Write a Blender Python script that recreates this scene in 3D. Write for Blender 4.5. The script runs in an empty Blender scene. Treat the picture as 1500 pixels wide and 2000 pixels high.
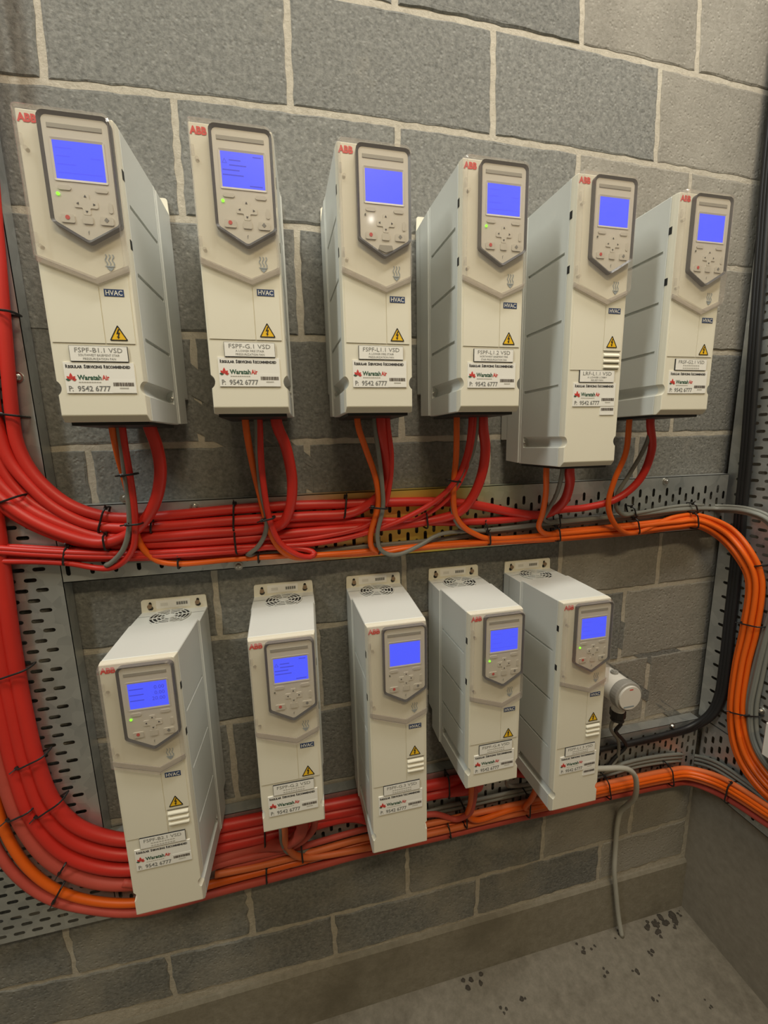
import bpy, bmesh, math, random
from mathutils import Vector, Matrix
random.seed(7)
S = bpy.context.scene
C = S.collection
ZF = 2.125            # height of the reference bed joint above the floor
DEPTH = 0.221         # face of the drives in front of the wall
XR = 1.525            # right-hand wall
TY = -0.032           # face of the trays on the block wall
TX = 1.485            # face of the trays on the side wall

# ------------------------------------------------------------------ camera
CAM = Vector((0.366168, -0.874102, -0.598562 + ZF))
RX, RD, RF = Vector((0.97598, -0.216667, -0.022792)), Vector((-0.058925, -0.161806, -0.985062)), Vector((0.209742, 0.962743, -0.170686))
FPX = 793.729
cd = bpy.data.cameras.new('camera'); cam = bpy.data.objects.new('camera', cd); C.objects.link(cam)
cd.sensor_fit = 'HORIZONTAL'; cd.sensor_width = 36.0; cd.lens = FPX / 1500 * 36; cd.clip_start = 0.01
cam.matrix_world = Matrix.Translation(CAM) @ Matrix((RX, -RD, -RF)).transposed().to_4x4()
S.camera = cam

# ------------------------------------------------------------------ light
w = bpy.data.worlds.new('room_light'); S.world = w; w.use_nodes = True
w.node_tree.nodes['Background'].inputs[0].default_value = (1.0, 0.84, 0.56, 1)
w.node_tree.nodes['Background'].inputs[1].default_value = 0.085
def area(name, loc, target, sx, sy, power, col):
    l = bpy.data.lights.new(name, 'AREA'); l.shape = 'RECTANGLE'; l.size = sx; l.size_y = sy; l.energy = power; l.color = col
    o = bpy.data.objects.new(name, l); C.objects.link(o); o.location = loc
    o.rotation_euler = (Vector(target) - Vector(loc)).to_track_quat('-Z', 'Y').to_euler()
    return o
area('ceiling_batten_near', (1.00, -0.80, ZF + 1.15), (0.85, -0.35, 0.0), 1.2, 0.16, 18.5, (1.0, 0.97, 0.91))
area('ceiling_batten_far', (-0.85, -1.00, ZF + 1.15), (0.35, -0.20, ZF - 0.4), 0.16, 1.2, 18, (0.95, 1.0, 0.95))
area('ceiling_batten_rear', (0.60, -2.30, ZF + 1.60), (0.60, -0.6, 1.2), 1.2, 0.16, 23, (1.0, 0.82, 0.52))
S.view_settings.view_transform = 'Standard'; S.view_settings.look = 'None'
S.view_settings.exposure = 0.45; S.view_settings.gamma = 1.0; S.view_settings.use_curve_mapping = False

# ------------------------------------------------------------------ pixel -> place (direction only; the depth comes from the surface touched)
def ray(px, py):
    return RX * ((px - 750) / FPX) + RD * ((py - 1000) / FPX) + RF
def at_y(px, py, y): d = ray(px, py); return CAM + d * ((y - CAM.y) / d.y)
def at_x(px, py, x): d = ray(px, py); return CAM + d * ((x - CAM.x) / d.x)
def at_z(px, py, z): d = ray(px, py); return CAM + d * ((z - CAM.z) / d.z)

# a small bulkhead lamp behind the viewer, mirrored in the middle drive's lid
p_ = at_y(725, 428, -DEPTH - .012); d_ = ray(725, 428); d_.y = -d_.y
bl = bpy.data.lights.new('bulkhead_lamp', 'POINT'); bl.energy = 0.25; bl.shadow_soft_size = 0.014; bl.color = (1.0, 0.96, 0.88)
bo = bpy.data.objects.new('bulkhead_lamp', bl); C.objects.link(bo); bo.location = p_ + d_ * ((p_.y + 2.2) / -d_.y)

# ------------------------------------------------------------------ materials
MATS = {}
def nodes(name):
    m = bpy.data.materials.new(name); m.use_nodes = True
    nt = m.node_tree; b = nt.nodes['Principled BSDF']; MATS[name] = m
    return m, nt, b
def plain(name, col, rough=0.5, metal=0.0, spec=0.5, var=0.0, scale=30, bump=0.0, emit=None, es=0.0):
    m, nt, b = nodes(name)
    b.inputs['Base Color'].default_value = (*col, 1); b.inputs['Roughness'].default_value = rough
    b.inputs['Metallic'].default_value = metal; b.inputs['Specular IOR Level'].default_value = spec
    if emit: b.inputs['Emission Color'].default_value = (*emit, 1); b.inputs['Emission Strength'].default_value = es
    if var or bump:
        tc = nt.nodes.new('ShaderNodeTexCoord'); n = nt.nodes.new('ShaderNodeTexNoise')
        n.inputs['Scale'].default_value = scale; n.inputs['Detail'].default_value = 6
        nt.links.new(tc.outputs['Object'], n.inputs['Vector'])
        if var:
            mx = nt.nodes.new('ShaderNodeMix'); mx.data_type = 'RGBA'
            mx.inputs[6].default_value = (*[c * (1 - var) for c in col], 1); mx.inputs[7].default_value = (*[min(1, c * (1 + var)) for c in col], 1)
            nt.links.new(n.outputs['Fac'], mx.inputs[0]); nt.links.new(mx.outputs[2], b.inputs['Base Color'])
        if bump:
            bp = nt.nodes.new('ShaderNodeBump'); bp.inputs['Strength'].default_value = bump; bp.inputs['Distance'].default_value = 0.002
            nt.links.new(n.outputs['Fac'], bp.inputs['Height']); nt.links.new(bp.outputs[0], b.inputs['Normal'])
    return m
def concrete(name, c0, c1, c2, fine=120, patch=5, bump=0.6, rnd=0.25, smear=(0.55, 0.72), pits=True, lowz=None):
    """c0/c1 grain colours, c2 slurry smears"""
    m, nt, b = nodes(name); L = nt.links.new; N = nt.nodes.new
    b.inputs['Roughness'].default_value = 0.92; b.inputs['Specular IOR Level'].default_value = 0.2
    tc = N('ShaderNodeTexCoord')
    n1 = N('ShaderNodeTexNoise'); n1.inputs['Scale'].default_value = fine; n1.inputs['Detail'].default_value = 8; n1.inputs['Roughness'].default_value = 0.7
    n2 = N('ShaderNodeTexNoise'); n2.inputs['Scale'].default_value = patch; n2.inputs['Detail'].default_value = 5; n2.inputs['Roughness'].default_value = 0.6
    L(tc.outputs['Object'], n1.inputs['Vector']); L(tc.outputs['Object'], n2.inputs['Vector'])
    r1 = N('ShaderNodeMapRange'); r1.inputs[1].default_value = 0.3; r1.inputs[2].default_value = 0.7; L(n1.outputs['Fac'], r1.inputs[0])
    mx = N('ShaderNodeMix'); mx.data_type = 'RGBA'; mx.inputs[6].default_value = (*c0, 1); mx.inputs[7].default_value = (*c1, 1); L(r1.outputs[0], mx.inputs[0])
    oi = N('ShaderNodeObjectInfo'); hv = N('ShaderNodeHueSaturation')
    rr = N('ShaderNodeMapRange'); rr.inputs[3].default_value = 1 - rnd; rr.inputs[4].default_value = 1 + rnd; L(oi.outputs['Random'], rr.inputs[0])
    L(rr.outputs[0], hv.inputs['Value']); L(mx.outputs[2], hv.inputs['Color'])
    r2 = N('ShaderNodeMapRange'); r2.inputs[1].default_value = smear[0]; r2.inputs[2].default_value = smear[1]; r2.inputs[4].default_value = 0.75
    L(n2.outputs['Fac'], r2.inputs[0]); fac = r2.outputs[0]
    if lowz:                                                     # cement slurry left along the foot of the wall
        sp = N('ShaderNodeSeparateXYZ'); L(tc.outputs['Object'], sp.inputs[0])
        rz = N('ShaderNodeMapRange'); rz.inputs[1].default_value = lowz; rz.inputs[2].default_value = lowz * 0.4; rz.inputs[4].default_value = 0.16; L(sp.outputs[2], rz.inputs[0])
        ad = N('ShaderNodeMath'); L(n2.outputs['Fac'], ad.inputs[0]); L(rz.outputs[0], ad.inputs[1]); L(ad.outputs[0], r2.inputs[0])
    m2 = N('ShaderNodeMix'); m2.data_type = 'RGBA'; L(fac, m2.inputs[0]); L(hv.outputs[0], m2.inputs[6]); m2.inputs[7].default_value = (*c2, 1)
    L(m2.outputs[2], b.inputs['Base Color'])
    bp = N('ShaderNodeBump'); bp.inputs['Strength'].default_value = bump; bp.inputs['Distance'].default_value = 0.004
    h = n1.outputs['Fac']
    if pits:
        v = N('ShaderNodeTexVoronoi'); v.inputs['Scale'].default_value = 95; L(tc.outputs['Object'], v.inputs['Vector'])
        rv = N('ShaderNodeMapRange'); rv.inputs[1].default_value = 0.0; rv.inputs[2].default_value = 0.35; L(v.outputs['Distance'], rv.inputs[0])
        ml = N('ShaderNodeMath'); ml.operation = 'MULTIPLY'; L(h, ml.inputs[0]); L(rv.outputs[0], ml.inputs[1]); h = ml.outputs[0]
    L(h, bp.inputs['Height']); L(bp.outputs[0], b.inputs['Normal'])
    return m
concrete('block', (0.125, 0.125, 0.116), (0.275, 0.272, 0.248), (0.34, 0.315, 0.26), rnd=0.10, smear=(0.60, 0.80), lowz=0.95)
concrete('block_smeared', (0.215, 0.20, 0.168), (0.31, 0.29, 0.25), (0.38, 0.355, 0.305), rnd=0.08, smear=(0.45, 0.72), lowz=0.95)
concrete('mortar', (0.40, 0.36, 0.29), (0.56, 0.51, 0.42), (0.60, 0.56, 0.46), fine=90, patch=9, bump=0.8, rnd=0.0, pits=False)
concrete('render_coat', (0.225, 0.20, 0.15), (0.31, 0.28, 0.22), (0.17, 0.15, 0.11), fine=60, patch=4, bump=0.35, rnd=0.0, smear=(0.5, 0.7), pits=False)
concrete('side_wall_concrete', (0.24, 0.212, 0.168), (0.32, 0.285, 0.23), (0.39, 0.355, 0.29), fine=40, patch=3, bump=0.25, rnd=0.0, smear=(0.6, 0.85), pits=False)
concrete('floor_concrete', (0.175, 0.155, 0.12), (0.275, 0.245, 0.195), (0.095, 0.08, 0.06), fine=45, patch=6, bump=0.35, rnd=0.0, smear=(0.57, 0.75), pits=False)
plain('cream', (0.78, 0.74, 0.61), 0.42, var=0.03, scale=8)
plain('shell_grey', (0.66, 0.67, 0.63), 0.45, var=0.03, scale=8)
plain('panel_grey', (0.66, 0.62, 0.54), 0.4)
plain('key_grey', (0.60, 0.56, 0.48), 0.5)
plain('slot_grey', (0.34, 0.32, 0.27), 0.5)
plain('bezel', (0.055, 0.055, 0.06), 0.32)
plain('black', (0.012, 0.012, 0.013), 0.5)
plain('ink', (0.03, 0.03, 0.035), 0.6)
plain('ink_grey', (0.20, 0.20, 0.19), 0.6)
plain('ink_pale', (0.50, 0.48, 0.43), 0.6)
plain('ink_faint', (0.70, 0.68, 0.62), 0.6)
plain('ink_green', (0.03, 0.10, 0.06), 0.6)
plain('ink_red', (0.60, 0.05, 0.04), 0.6)
plain('logo_red', (0.72, 0.03, 0.02), 0.5)
plain('white', (0.86, 0.84, 0.78), 0.5)
plain('barcode_ink', (0.10, 0.08, 0.07), 0.6)
plain('navy', (0.03, 0.06, 0.16), 0.5)
plain('symbol_blue', (0.30, 0.36, 0.40), 0.6)
plain('yellow', (0.86, 0.52, 0.015), 0.5)
plain('screen', (0.02, 0.03, 0.2), 0.3, emit=(0.045, 0.078, 1.0), es=0.80)
plain('screen_ink', (0.01, 0.015, 0.15), 0.3, emit=(0.02, 0.03, 0.55), es=0.7)
plain('screen_faint', (0.015, 0.02, 0.18), 0.3, emit=(0.040, 0.06, 0.85), es=0.85)
plain('led', (0.1, 0.5, 0.02), 0.3, emit=(0.25, 1.0, 0.02), es=1.1)
plain('led_off', (0.08, 0.09, 0.06), 0.3)
plain('steel', (0.62, 0.60, 0.56), 0.3, metal=1.0)
plain('screw_brown', (0.35, 0.24, 0.15), 0.45, metal=0.7)
plain('cable_red', (0.62, 0.028, 0.018), 0.42, var=0.10, scale=14)
plain('cable_red_dusty', (0.52, 0.075, 0.05), 0.6, var=0.2, scale=22)
plain('cable_orange', (0.80, 0.125, 0.006), 0.42, var=0.08, scale=14)
plain('cable_orange_dusty', (0.70, 0.16, 0.045), 0.55, var=0.15, scale=22)
plain('cable_grey', (0.20, 0.20, 0.175), 0.5, var=0.1, scale=14)
plain('conduit_grey', (0.46, 0.45, 0.39), 0.45, var=0.06, scale=20)
plain('tie_black', (0.014, 0.013, 0.013), 0.45)
plain('dirt', (0.06, 0.05, 0.038), 0.95, var=0.3, scale=60)
plain('device_white', (0.80, 0.78, 0.72), 0.4)
plain('device_grey', (0.36, 0.35, 0.32), 0.4)
def galv(name, tint=False):
    m, nt, b = nodes(name); L = nt.links.new; N = nt.nodes.new
    b.inputs['Metallic'].default_value = 0.75; b.inputs['Roughness'].default_value = 0.42
    tc = N('ShaderNodeTexCoord'); v = N('ShaderNodeTexVoronoi'); v.inputs['Scale'].default_value = 45; L(tc.outputs['Object'], v.inputs['Vector'])
    n = N('ShaderNodeTexNoise'); n.inputs['Scale'].default_value = 9; n.inputs['Detail'].default_value = 5; L(tc.outputs['Object'], n.inputs['Vector'])
    ad = N('ShaderNodeMath'); ad.operation = 'MULTIPLY_ADD'; L(v.outputs['Color'], ad.inputs[0]); ad.inputs[1].default_value = 0.35; L(n.outputs['Fac'], ad.inputs[2])
    cr = N('ShaderNodeValToRGB'); L(ad.outputs[0], cr.inputs[0])
    cr.color_ramp.elements[0].position = 0.3; cr.color_ramp.elements[0].color = (0.36, 0.38, 0.38, 1)
    cr.color_ramp.elements[1].position = 0.95; cr.color_ramp.elements[1].color = (0.62, 0.64, 0.62, 1)
    out = cr.outputs[0]
    if tint:                                                     # stretch of the strip tinted orange through yellow to green
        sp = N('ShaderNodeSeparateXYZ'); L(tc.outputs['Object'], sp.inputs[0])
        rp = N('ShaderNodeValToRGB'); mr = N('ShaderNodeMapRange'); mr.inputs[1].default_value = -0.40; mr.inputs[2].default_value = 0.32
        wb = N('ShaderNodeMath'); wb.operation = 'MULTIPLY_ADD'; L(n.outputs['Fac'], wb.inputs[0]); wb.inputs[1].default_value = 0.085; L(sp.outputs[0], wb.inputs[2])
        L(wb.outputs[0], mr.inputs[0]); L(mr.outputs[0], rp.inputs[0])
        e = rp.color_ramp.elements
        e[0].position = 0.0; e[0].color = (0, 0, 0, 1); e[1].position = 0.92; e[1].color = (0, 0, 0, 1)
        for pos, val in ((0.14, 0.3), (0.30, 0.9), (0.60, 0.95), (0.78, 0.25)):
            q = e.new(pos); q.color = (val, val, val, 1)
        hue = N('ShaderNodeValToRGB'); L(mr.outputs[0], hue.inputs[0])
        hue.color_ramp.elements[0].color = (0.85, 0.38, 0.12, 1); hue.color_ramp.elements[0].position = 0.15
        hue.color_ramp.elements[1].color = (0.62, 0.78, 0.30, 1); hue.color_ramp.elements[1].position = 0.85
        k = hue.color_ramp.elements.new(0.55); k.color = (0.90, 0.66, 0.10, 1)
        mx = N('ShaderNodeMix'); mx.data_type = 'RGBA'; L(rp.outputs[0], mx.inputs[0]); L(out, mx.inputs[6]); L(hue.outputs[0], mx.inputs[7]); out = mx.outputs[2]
    L(out, b.inputs['Base Color'])
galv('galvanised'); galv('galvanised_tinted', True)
def clear_plastic(name, milk, col):
    m = bpy.data.materials.new(name); m.use_nodes = True; MATS[name] = m
    nt = m.node_tree; nt.nodes.remove(nt.nodes['Principled BSDF']); L = nt.links.new; N = nt.nodes.new
    out = nt.nodes['Material Output']
    tr = N('ShaderNodeBsdfTransparent'); tr.inputs[0].default_value = (0.985, 0.98, 0.97, 1)
    df = N('ShaderNodeBsdfDiffuse'); df.inputs[0].default_value = col
    gl = N('ShaderNodeBsdfGlossy'); gl.inputs[1].default_value = 0.06
    m1 = N('ShaderNodeMixShader'); m1.inputs[0].default_value = milk; L(tr.outputs[0], m1.inputs[1]); L(df.outputs[0], m1.inputs[2])
    lw = N('ShaderNodeLayerWeight'); lw.inputs[0].default_value = 0.5
    pw = N('ShaderNodeMath'); pw.operation = 'POWER'; pw.inputs[1].default_value = 4.0; L(lw.outputs['Facing'], pw.inputs[0])
    mr = N('ShaderNodeMath'); mr.operation = 'MULTIPLY_ADD'; mr.inputs[1].default_value = 0.45; mr.inputs[2].default_value = 0.022; L(pw.outputs[0], mr.inputs[0])
    m2 = N('ShaderNodeMixShader'); L(mr.outputs[0], m2.inputs[0]); L(m1.outputs[0], m2.inputs[1]); L(gl.outputs[0], m2.inputs[2])
    L(m2.outputs[0], out.inputs[0])
clear_plastic('clear_face', 0.045, (0.82, 0.74, 0.70, 1))
clear_plastic('clear_plastic', 0.085, (0.82, 0.74, 0.70, 1))
clear_plastic('frosted_edge', 0.42, (0.62, 0.56, 0.50, 1))

# ------------------------------------------------------------------ helpers
def put(name, me, mat=None, parent=None, smooth=False):
    if mat and not me.materials: me.materials.append(MATS[mat])
    if smooth:
        for p in me.polygons: p.use_smooth = True
    o = bpy.data.objects.new(name, me); C.objects.link(o)
    if parent: o.parent = parent
    return o
def tag(o, label=None, cat=None, group=None, kind=None):
    if label: o['label'] = label
    if cat: o['category'] = cat
    if group: o['group'] = group
    if kind: o['kind'] = kind
    return o
def thing(name, loc, label, cat, group=None):
    o = bpy.data.objects.new(name, None); C.objects.link(o); o.location = loc; o.empty_display_size = 0.03
    return tag(o, label, cat, group)
def mesh(name, v, f):
    me = bpy.data.meshes.new(name); me.from_pydata([tuple(x) for x in v], [], f); me.update(); return me
def fixn(me):
    bm = bmesh.new(); bm.from_mesh(me); bmesh.ops.recalc_face_normals(bm, faces=bm.faces); bm.to_mesh(me); bm.free(); return me
def loft(secs, bev=0.0, seg=1, name='loft'):
    """secs: (y, x0, x1, z0, z1) rectangles joined along y"""
    v, f = [], []
    for (y, x0, x1, z0, z1) in secs: v += [(x0, y, z0), (x1, y, z0), (x1, y, z1), (x0, y, z1)]
    for i in range(len(secs) - 1):
        a = i * 4
        for k in range(4): f.append((a + k, a + (k + 1) % 4, a + 4 + (k + 1) % 4, a + 4 + k))
    f.append((3, 2, 1, 0)); n = 4 * (len(secs) - 1); f.append((n, n + 1, n + 2, n + 3))
    bm = bmesh.new(); me = mesh(name, v, f); bm.from_mesh(me)
    bmesh.ops.recalc_face_normals(bm, faces=bm.faces)
    if bev: bmesh.ops.bevel(bm, geom=[e for e in bm.edges if e.calc_face_angle(0) > 0.3], offset=bev, segments=seg, affect='EDGES', profile=0.5)
    bm.to_mesh(me); bm.free(); return me
def box(x0, x1, y0, y1, z0, z1, bev=0.0, seg=1): return loft([(y0, x0, x1, z0, z1), (y1, x0, x1, z0, z1)], bev, seg, 'box')
def prism(pts, y0, y1):
    n = len(pts); v = [(x, y0, z) for x, z in pts] + [(x, y1, z) for x, z in pts]
    f = [tuple(range(n)), tuple(range(2 * n - 1, n - 1, -1))] + [(i, n + i, n + (i + 1) % n, (i + 1) % n) for i in range(n)]
    return fixn(mesh('prism', v, f))
def ringprism(po, pi, y0, y1, yi=None):
    """ring between two outlines of equal count; inner rim at depth yi"""
    n = len(po); yi = y1 if yi is None else yi
    v = [(x, y0, z) for x, z in po] + [(x, y1, z) for x, z in po] + [(x, yi, z) for x, z in pi] + [(x, y0, z) for x, z in pi]
    f = []
    for k in range(4):
        a, b = k * n, ((k + 1) % 4) * n
        for i in range(n): j = (i + 1) % n; f.append((a + i, a + j, b + j, b + i))
    return fixn(mesh('ring', v, f))
def rounded(pts, r, seg=4):
    out = []; n = len(pts)
    for i in range(n):
        p, a, b = Vector(pts[i]), Vector(pts[i - 1]), Vector(pts[(i + 1) % n])
        u, w_ = (a - p).normalized(), (b - p).normalized()
        rr = r[i] if isinstance(r, (list, tuple)) else r
        ang = u.angle(w_); t = min(rr / math.tan(ang / 2), (a - p).length * .49, (b - p).length * .49); rr = t * math.tan(ang / 2)
        c = p + (u + w_).normalized() * (rr / math.sin(ang / 2)); s, e = p + u * t - c, p + w_ * t - c
        for k in range(seg + 1):
            q = s.lerp(e, k / seg); q = q.normalized() * rr; out.append((c.x + q.x, c.y + q.y))
    return out
def cyl(c, axis, r, h, n=20, r2=None, bev=0.0):
    bm = bmesh.new(); bmesh.ops.create_cone(bm, cap_ends=True, segments=n, radius1=r, radius2=r if r2 is None else r2, depth=h)
    if bev: bmesh.ops.bevel(bm, geom=[e for e in bm.edges if e.calc_face_angle(0) > 0.8], offset=bev, segments=2, affect='EDGES', profile=0.5)
    q = Vector((0, 0, 1)).rotation_difference(Vector(axis)).to_matrix().to_4x4()
    bmesh.ops.transform(bm, matrix=Matrix.Translation(c) @ q, verts=bm.verts)
    me = bpy.data.meshes.new('cyl'); bm.to_mesh(me); bm.free(); return me
def join(meshes):
    bm = bmesh.new()
    for m in meshes: bm.from_mesh(m)
    me = bpy.data.meshes.new('joined'); bm.to_mesh(me); bm.free(); return me
def spline(P, step=0.010):
    out = []; n = len(P)
    for i in range(n - 1):
        p0, p1, p2, p3 = P[max(i - 1, 0)], P[i], P[i + 1], P[min(i + 2, n - 1)]
        k = max(2, int((p2 - p1).length / step)); 
        d1, d2, d3 = max((p1 - p0).length, 1e-4) ** .5, max((p2 - p1).length, 1e-4) ** .5, max((p3 - p2).length, 1e-4) ** .5
        m1 = (p2 - p1) if i == 0 else ((p1 - p0) / d1 - (p2 - p0) / (d1 + d2) + (p2 - p1) / d2) * d2
        m2 = (p2 - p1) if i == n - 2 else ((p2 - p1) / d2 - (p3 - p1) / (d2 + d3) + (p3 - p2) / d3) * d2
        for j in range(k):
            t = j / k; t2, t3 = t * t, t * t * t
            out.append(p1 * (2 * t3 - 3 * t2 + 1) + m1 * (t3 - 2 * t2 + t) + p2 * (3 * t2 - 2 * t3) + m2 * (t3 - t2))
    out.append(P[-1]); return out
def tube(P, r, n=10, closed=False, flat=1.0):
    """sweep of a circle along points (parallel transport)"""
    m = len(P); v, f = [], []
    T = []
    for i in range(m):
        a, b = (P[i - 1], P[(i + 1) % m]) if closed else (P[max(i - 1, 0)], P[min(i + 1, m - 1)])
        T.append((b - a).normalized())
    u = T[0].orthogonal().normalized()
    for i in range(m):
        u = (u - T[i] * u.dot(T[i])).normalized(); w_ = T[i].cross(u)
        for k in range(n):
            a = 2 * math.pi * k / n; v.append(P[i] + u * (math.cos(a) * r) + w_ * (math.sin(a) * r * flat))
    for i in range(m if closed else m - 1):
        j = (i + 1) % m
        for k in range(n): f.append((i * n + k, i * n + (k + 1) % n, j * n + (k + 1) % n, j * n + k))
    if not closed: f += [tuple(range(n - 1, -1, -1)), tuple(range((m - 1) * n, m * n))]
    return mesh('tube', v, f)
TXT = {}
def text(body, size, align='LEFT', bold=0.0, sx=1.0):
    """lettering mesh in the xz plane, facing -y, baseline at z=0"""
    key = (body, size, align, bold, sx)
    if key in TXT: return TXT[key]
    cu = bpy.data.curves.new('lettering', 'FONT'); cu.body = body; cu.size = size; cu.align_x = align; cu.offset = bold; cu.resolution_u = 2; cu.fill_mode = 'FRONT'
    o = bpy.data.objects.new('lettering', cu); C.objects.link(o)
    dg = bpy.context.evaluated_depsgraph_get(); me = bpy.data.meshes.new_from_object(o.evaluated_get(dg))
    bpy.data.objects.remove(o); me.materials.clear()
    me.transform(Matrix(((sx, 0, 0, 0), (0, 0, 0, 0), (0, 1, 0, 0), (0, 0, 0, 1))))
    TXT[key] = me; return me
def letters(parent, name, body, size, x, y, z, mat, align='LEFT', bold=0.0, sx=1.0, width=None):
    me = text(body, size, align, bold, sx)
    if width:                                                    # fit to a printed width
        xs = [q.co.x for q in me.vertices]; me = text(body, size, align, bold, round(sx * width / (max(xs) - min(xs)), 3))
    if me.materials and me.materials[0] != MATS[mat]: me = me.copy(); me.materials.clear()
    o = put(name, me, mat, parent); o.location = (x, y, z); return o
def boolean(me, cutter):
    a = bpy.data.objects.new('a', me); b = bpy.data.objects.new('b', cutter); C.objects.link(a); C.objects.link(b)
    md = a.modifiers.new('cut', 'BOOLEAN'); md.object = b; md.operation = 'DIFFERENCE'; md.solver = 'EXACT'
    dg = bpy.context.evaluated_depsgraph_get(); r = bpy.data.meshes.new_from_object(a.evaluated_get(dg))
    bpy.data.objects.remove(a); bpy.data.objects.remove(b); return r

# ------------------------------------------------------------------ the room
LP = (0.3568, -0.8882, -0.5915, 834.1, -0.0255)
def as_laid(c, bed):
    """as-laid place of a joint crossing: nominal 200 mm grid with the courses' measured drift"""
    X, Z = c * .2, -(bed - 1) * .2
    d = Vector((X - LP[0], -LP[1], Z - LP[2]))
    a = Vector((d.dot(LR[0]), d.dot(LR[1]))) / d.dot(LR[2]); s = LP[3] * (1 + LP[4] * a.length_squared)
    q = at_y(750 + a.x * s, 1000 + a.y * s, 0)
    return q.x, q.z
def rodr(w_):
    t = w_.length; k = w_ / t; K = Matrix(((0, -k.z, k.y), (k.z, 0, -k.x), (-k.y, k.x, 0)))
    return Matrix.Identity(3) + math.sin(t) * K + (1 - math.cos(t)) * (K @ K)
LM = rodr(Vector((0.1737, -0.2235, -0.0416))) @ Matrix(((1, 0, 0), (0, 0, -1), (0, 1, 0)))
LR = [LM[0], LM[1], LM[2]]

wall = tag(put('wall_back', box(-1.2, XR + 0.25, 0.0004, 0.16, -0.1, ZF + 1.25), 'mortar'), 'grey concrete block wall with pale mortar joints behind the drives', kind='structure')
CM = (XR - 0.002) / .2
def block(c0, c1, b0, b1):
    """one block face with rough, slightly uneven edges, joints left open for the mortar behind"""
    g = 0.0062; n1 = max(3, int((c1 - c0) * 10)); n2 = max(3, int((b1 - b0) * 10)); pts = []
    gc, gb = g / .2, g / .2
    A = [(c0 + gc + (c1 - c0 - 2 * gc) * i / n1, b0 + gb) for i in range(n1)] + [(c1 - gc, b0 + gb + (b1 - b0 - 2 * gb) * i / n2) for i in range(n2)] \
      + [(c1 - gc - (c1 - c0 - 2 * gc) * i / n1, b1 - gb) for i in range(n1)] + [(c0 + gc, b1 - gb - (b1 - b0 - 2 * gb) * i / n2) for i in range(n2)]
    cx, cz = as_laid((c0 + c1) / 2, (b0 + b1) / 2)
    low = 2.2 if b0 >= 9 else 1.0
    for c, b in A:
        x, z = as_laid(c, b); pts.append((x + random.uniform(-.0016, .0016) * low, z + random.uniform(-.0014, .0014) * low))
    yf = -0.0022 + random.uniform(-.001, .001); n = len(pts); v = []
    for x, z in pts: v.append((x, 0.02, z))
    for x, z in pts: v.append((x, -0.0002, z))
    for x, z in pts:
        dx, dz = cx - x, cz - z; l = math.hypot(dx, dz); v.append((x + dx / l * .004, yf + random.uniform(0, .0008), z + dz / l * .004))
    f = [(i, (i + 1) % n, n + (i + 1) % n, n + i) for i in range(n)] + [(n + i, n + (i + 1) % n, 2 * n + (i + 1) % n, 2 * n + i) for i in range(n)] + [tuple(range(2 * n, 3 * n))]
    me = fixn(mesh('block', v, f))
    put('concrete_block', me, 'block_smeared' if (c1 > 6.1 and (b0 < 3 or b0 > 4)) else 'block', wall)
for k in range(-2, 11):
    b0, b1 = (k, k + 1) if k < 10 else (10, 10.7)
    js = [-6, -4, -2, 0, 2, 4, 6, CM] if k % 2 == 0 else [-7, -5, -3, -1, 1, 3, 5, 6.5, CM]
    for a, b in zip(js[:-1], js[1:]): block(a, b, b0, b1)
ZT = as_laid(3, 10.7)[1]
tag(put('baseboard_back', loft([(0.02, -1.2, XR, 0, ZT - .004), (-0.004, -1.2, XR, 0, ZT - .006), (-0.009, -1.2, XR, 0, ZT - .014)]), 'render_coat'), 'cement rendered strip along the foot of the block wall', kind='structure')
tag(put('wall_right', box(XR, XR + 0.2, -2.6, 0.16, -0.1, ZF + 1.25), 'side_wall_concrete'), 'smooth brownish concrete side wall', kind='structure')
tag(put('floor', box(-1.2, XR + 0.2, -2.6, 0.16, -0.1, 0.0), 'floor_concrete'), 'dusty concrete floor with dark stains', kind='structure')

# debris in the corner of the floor
v, f = [], []
def clump(x, y, r, zs=.5):
    bm = bmesh.new(); bmesh.ops.create_icosphere(bm, subdivisions=1, radius=r); o = len(v)
    for q in bm.verts: v.append((x + q.co.x * random.uniform(.6, 1.3), y + q.co.y * random.uniform(.6, 1.3), max(0.0, .3 * r + q.co.z * zs * random.uniform(.6, 1.2))))
    bm.verts.ensure_lookup_table()
    for q in bm.faces: f.append(tuple(o + e.index for e in q.verts))
    bm.free()
for px, py, r in ((1285, 1805, .016), (1275, 1815, .014), (1297, 1795, .015), (1265, 1808, .012), (1290, 1822, .012), (1305, 1783, .016), (1300, 1772, .013), (1278, 1798, .012), (1310, 1800, .010), (1320, 1806, .009),
                  (1195, 1810, .008), (1268, 1855, .010), (1177, 1895, .009), (1245, 1898, .010), (1133, 1850, .011), (1148, 1834, .007), (1020, 1945, .010), (1282, 1947, .008), (1385, 1955, .007), (910, 1905, .012), (930, 1898, .010), (986, 1966, .008), (1290, 1730, .007)):
    q = at_z(px, py, 0.004)
    for i in range(3): clump(min(q.x, XR - .03) + random.uniform(-.012, .012), min(q.y, -.03) + random.uniform(-.012, .012), r * random.uniform(.35, .7))
tag(put('debris', mesh('debris', v, f), 'dirt'), 'dark crumbs of dirt and mortar scattered on the corner of the floor', 'debris', kind='stuff')

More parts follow.
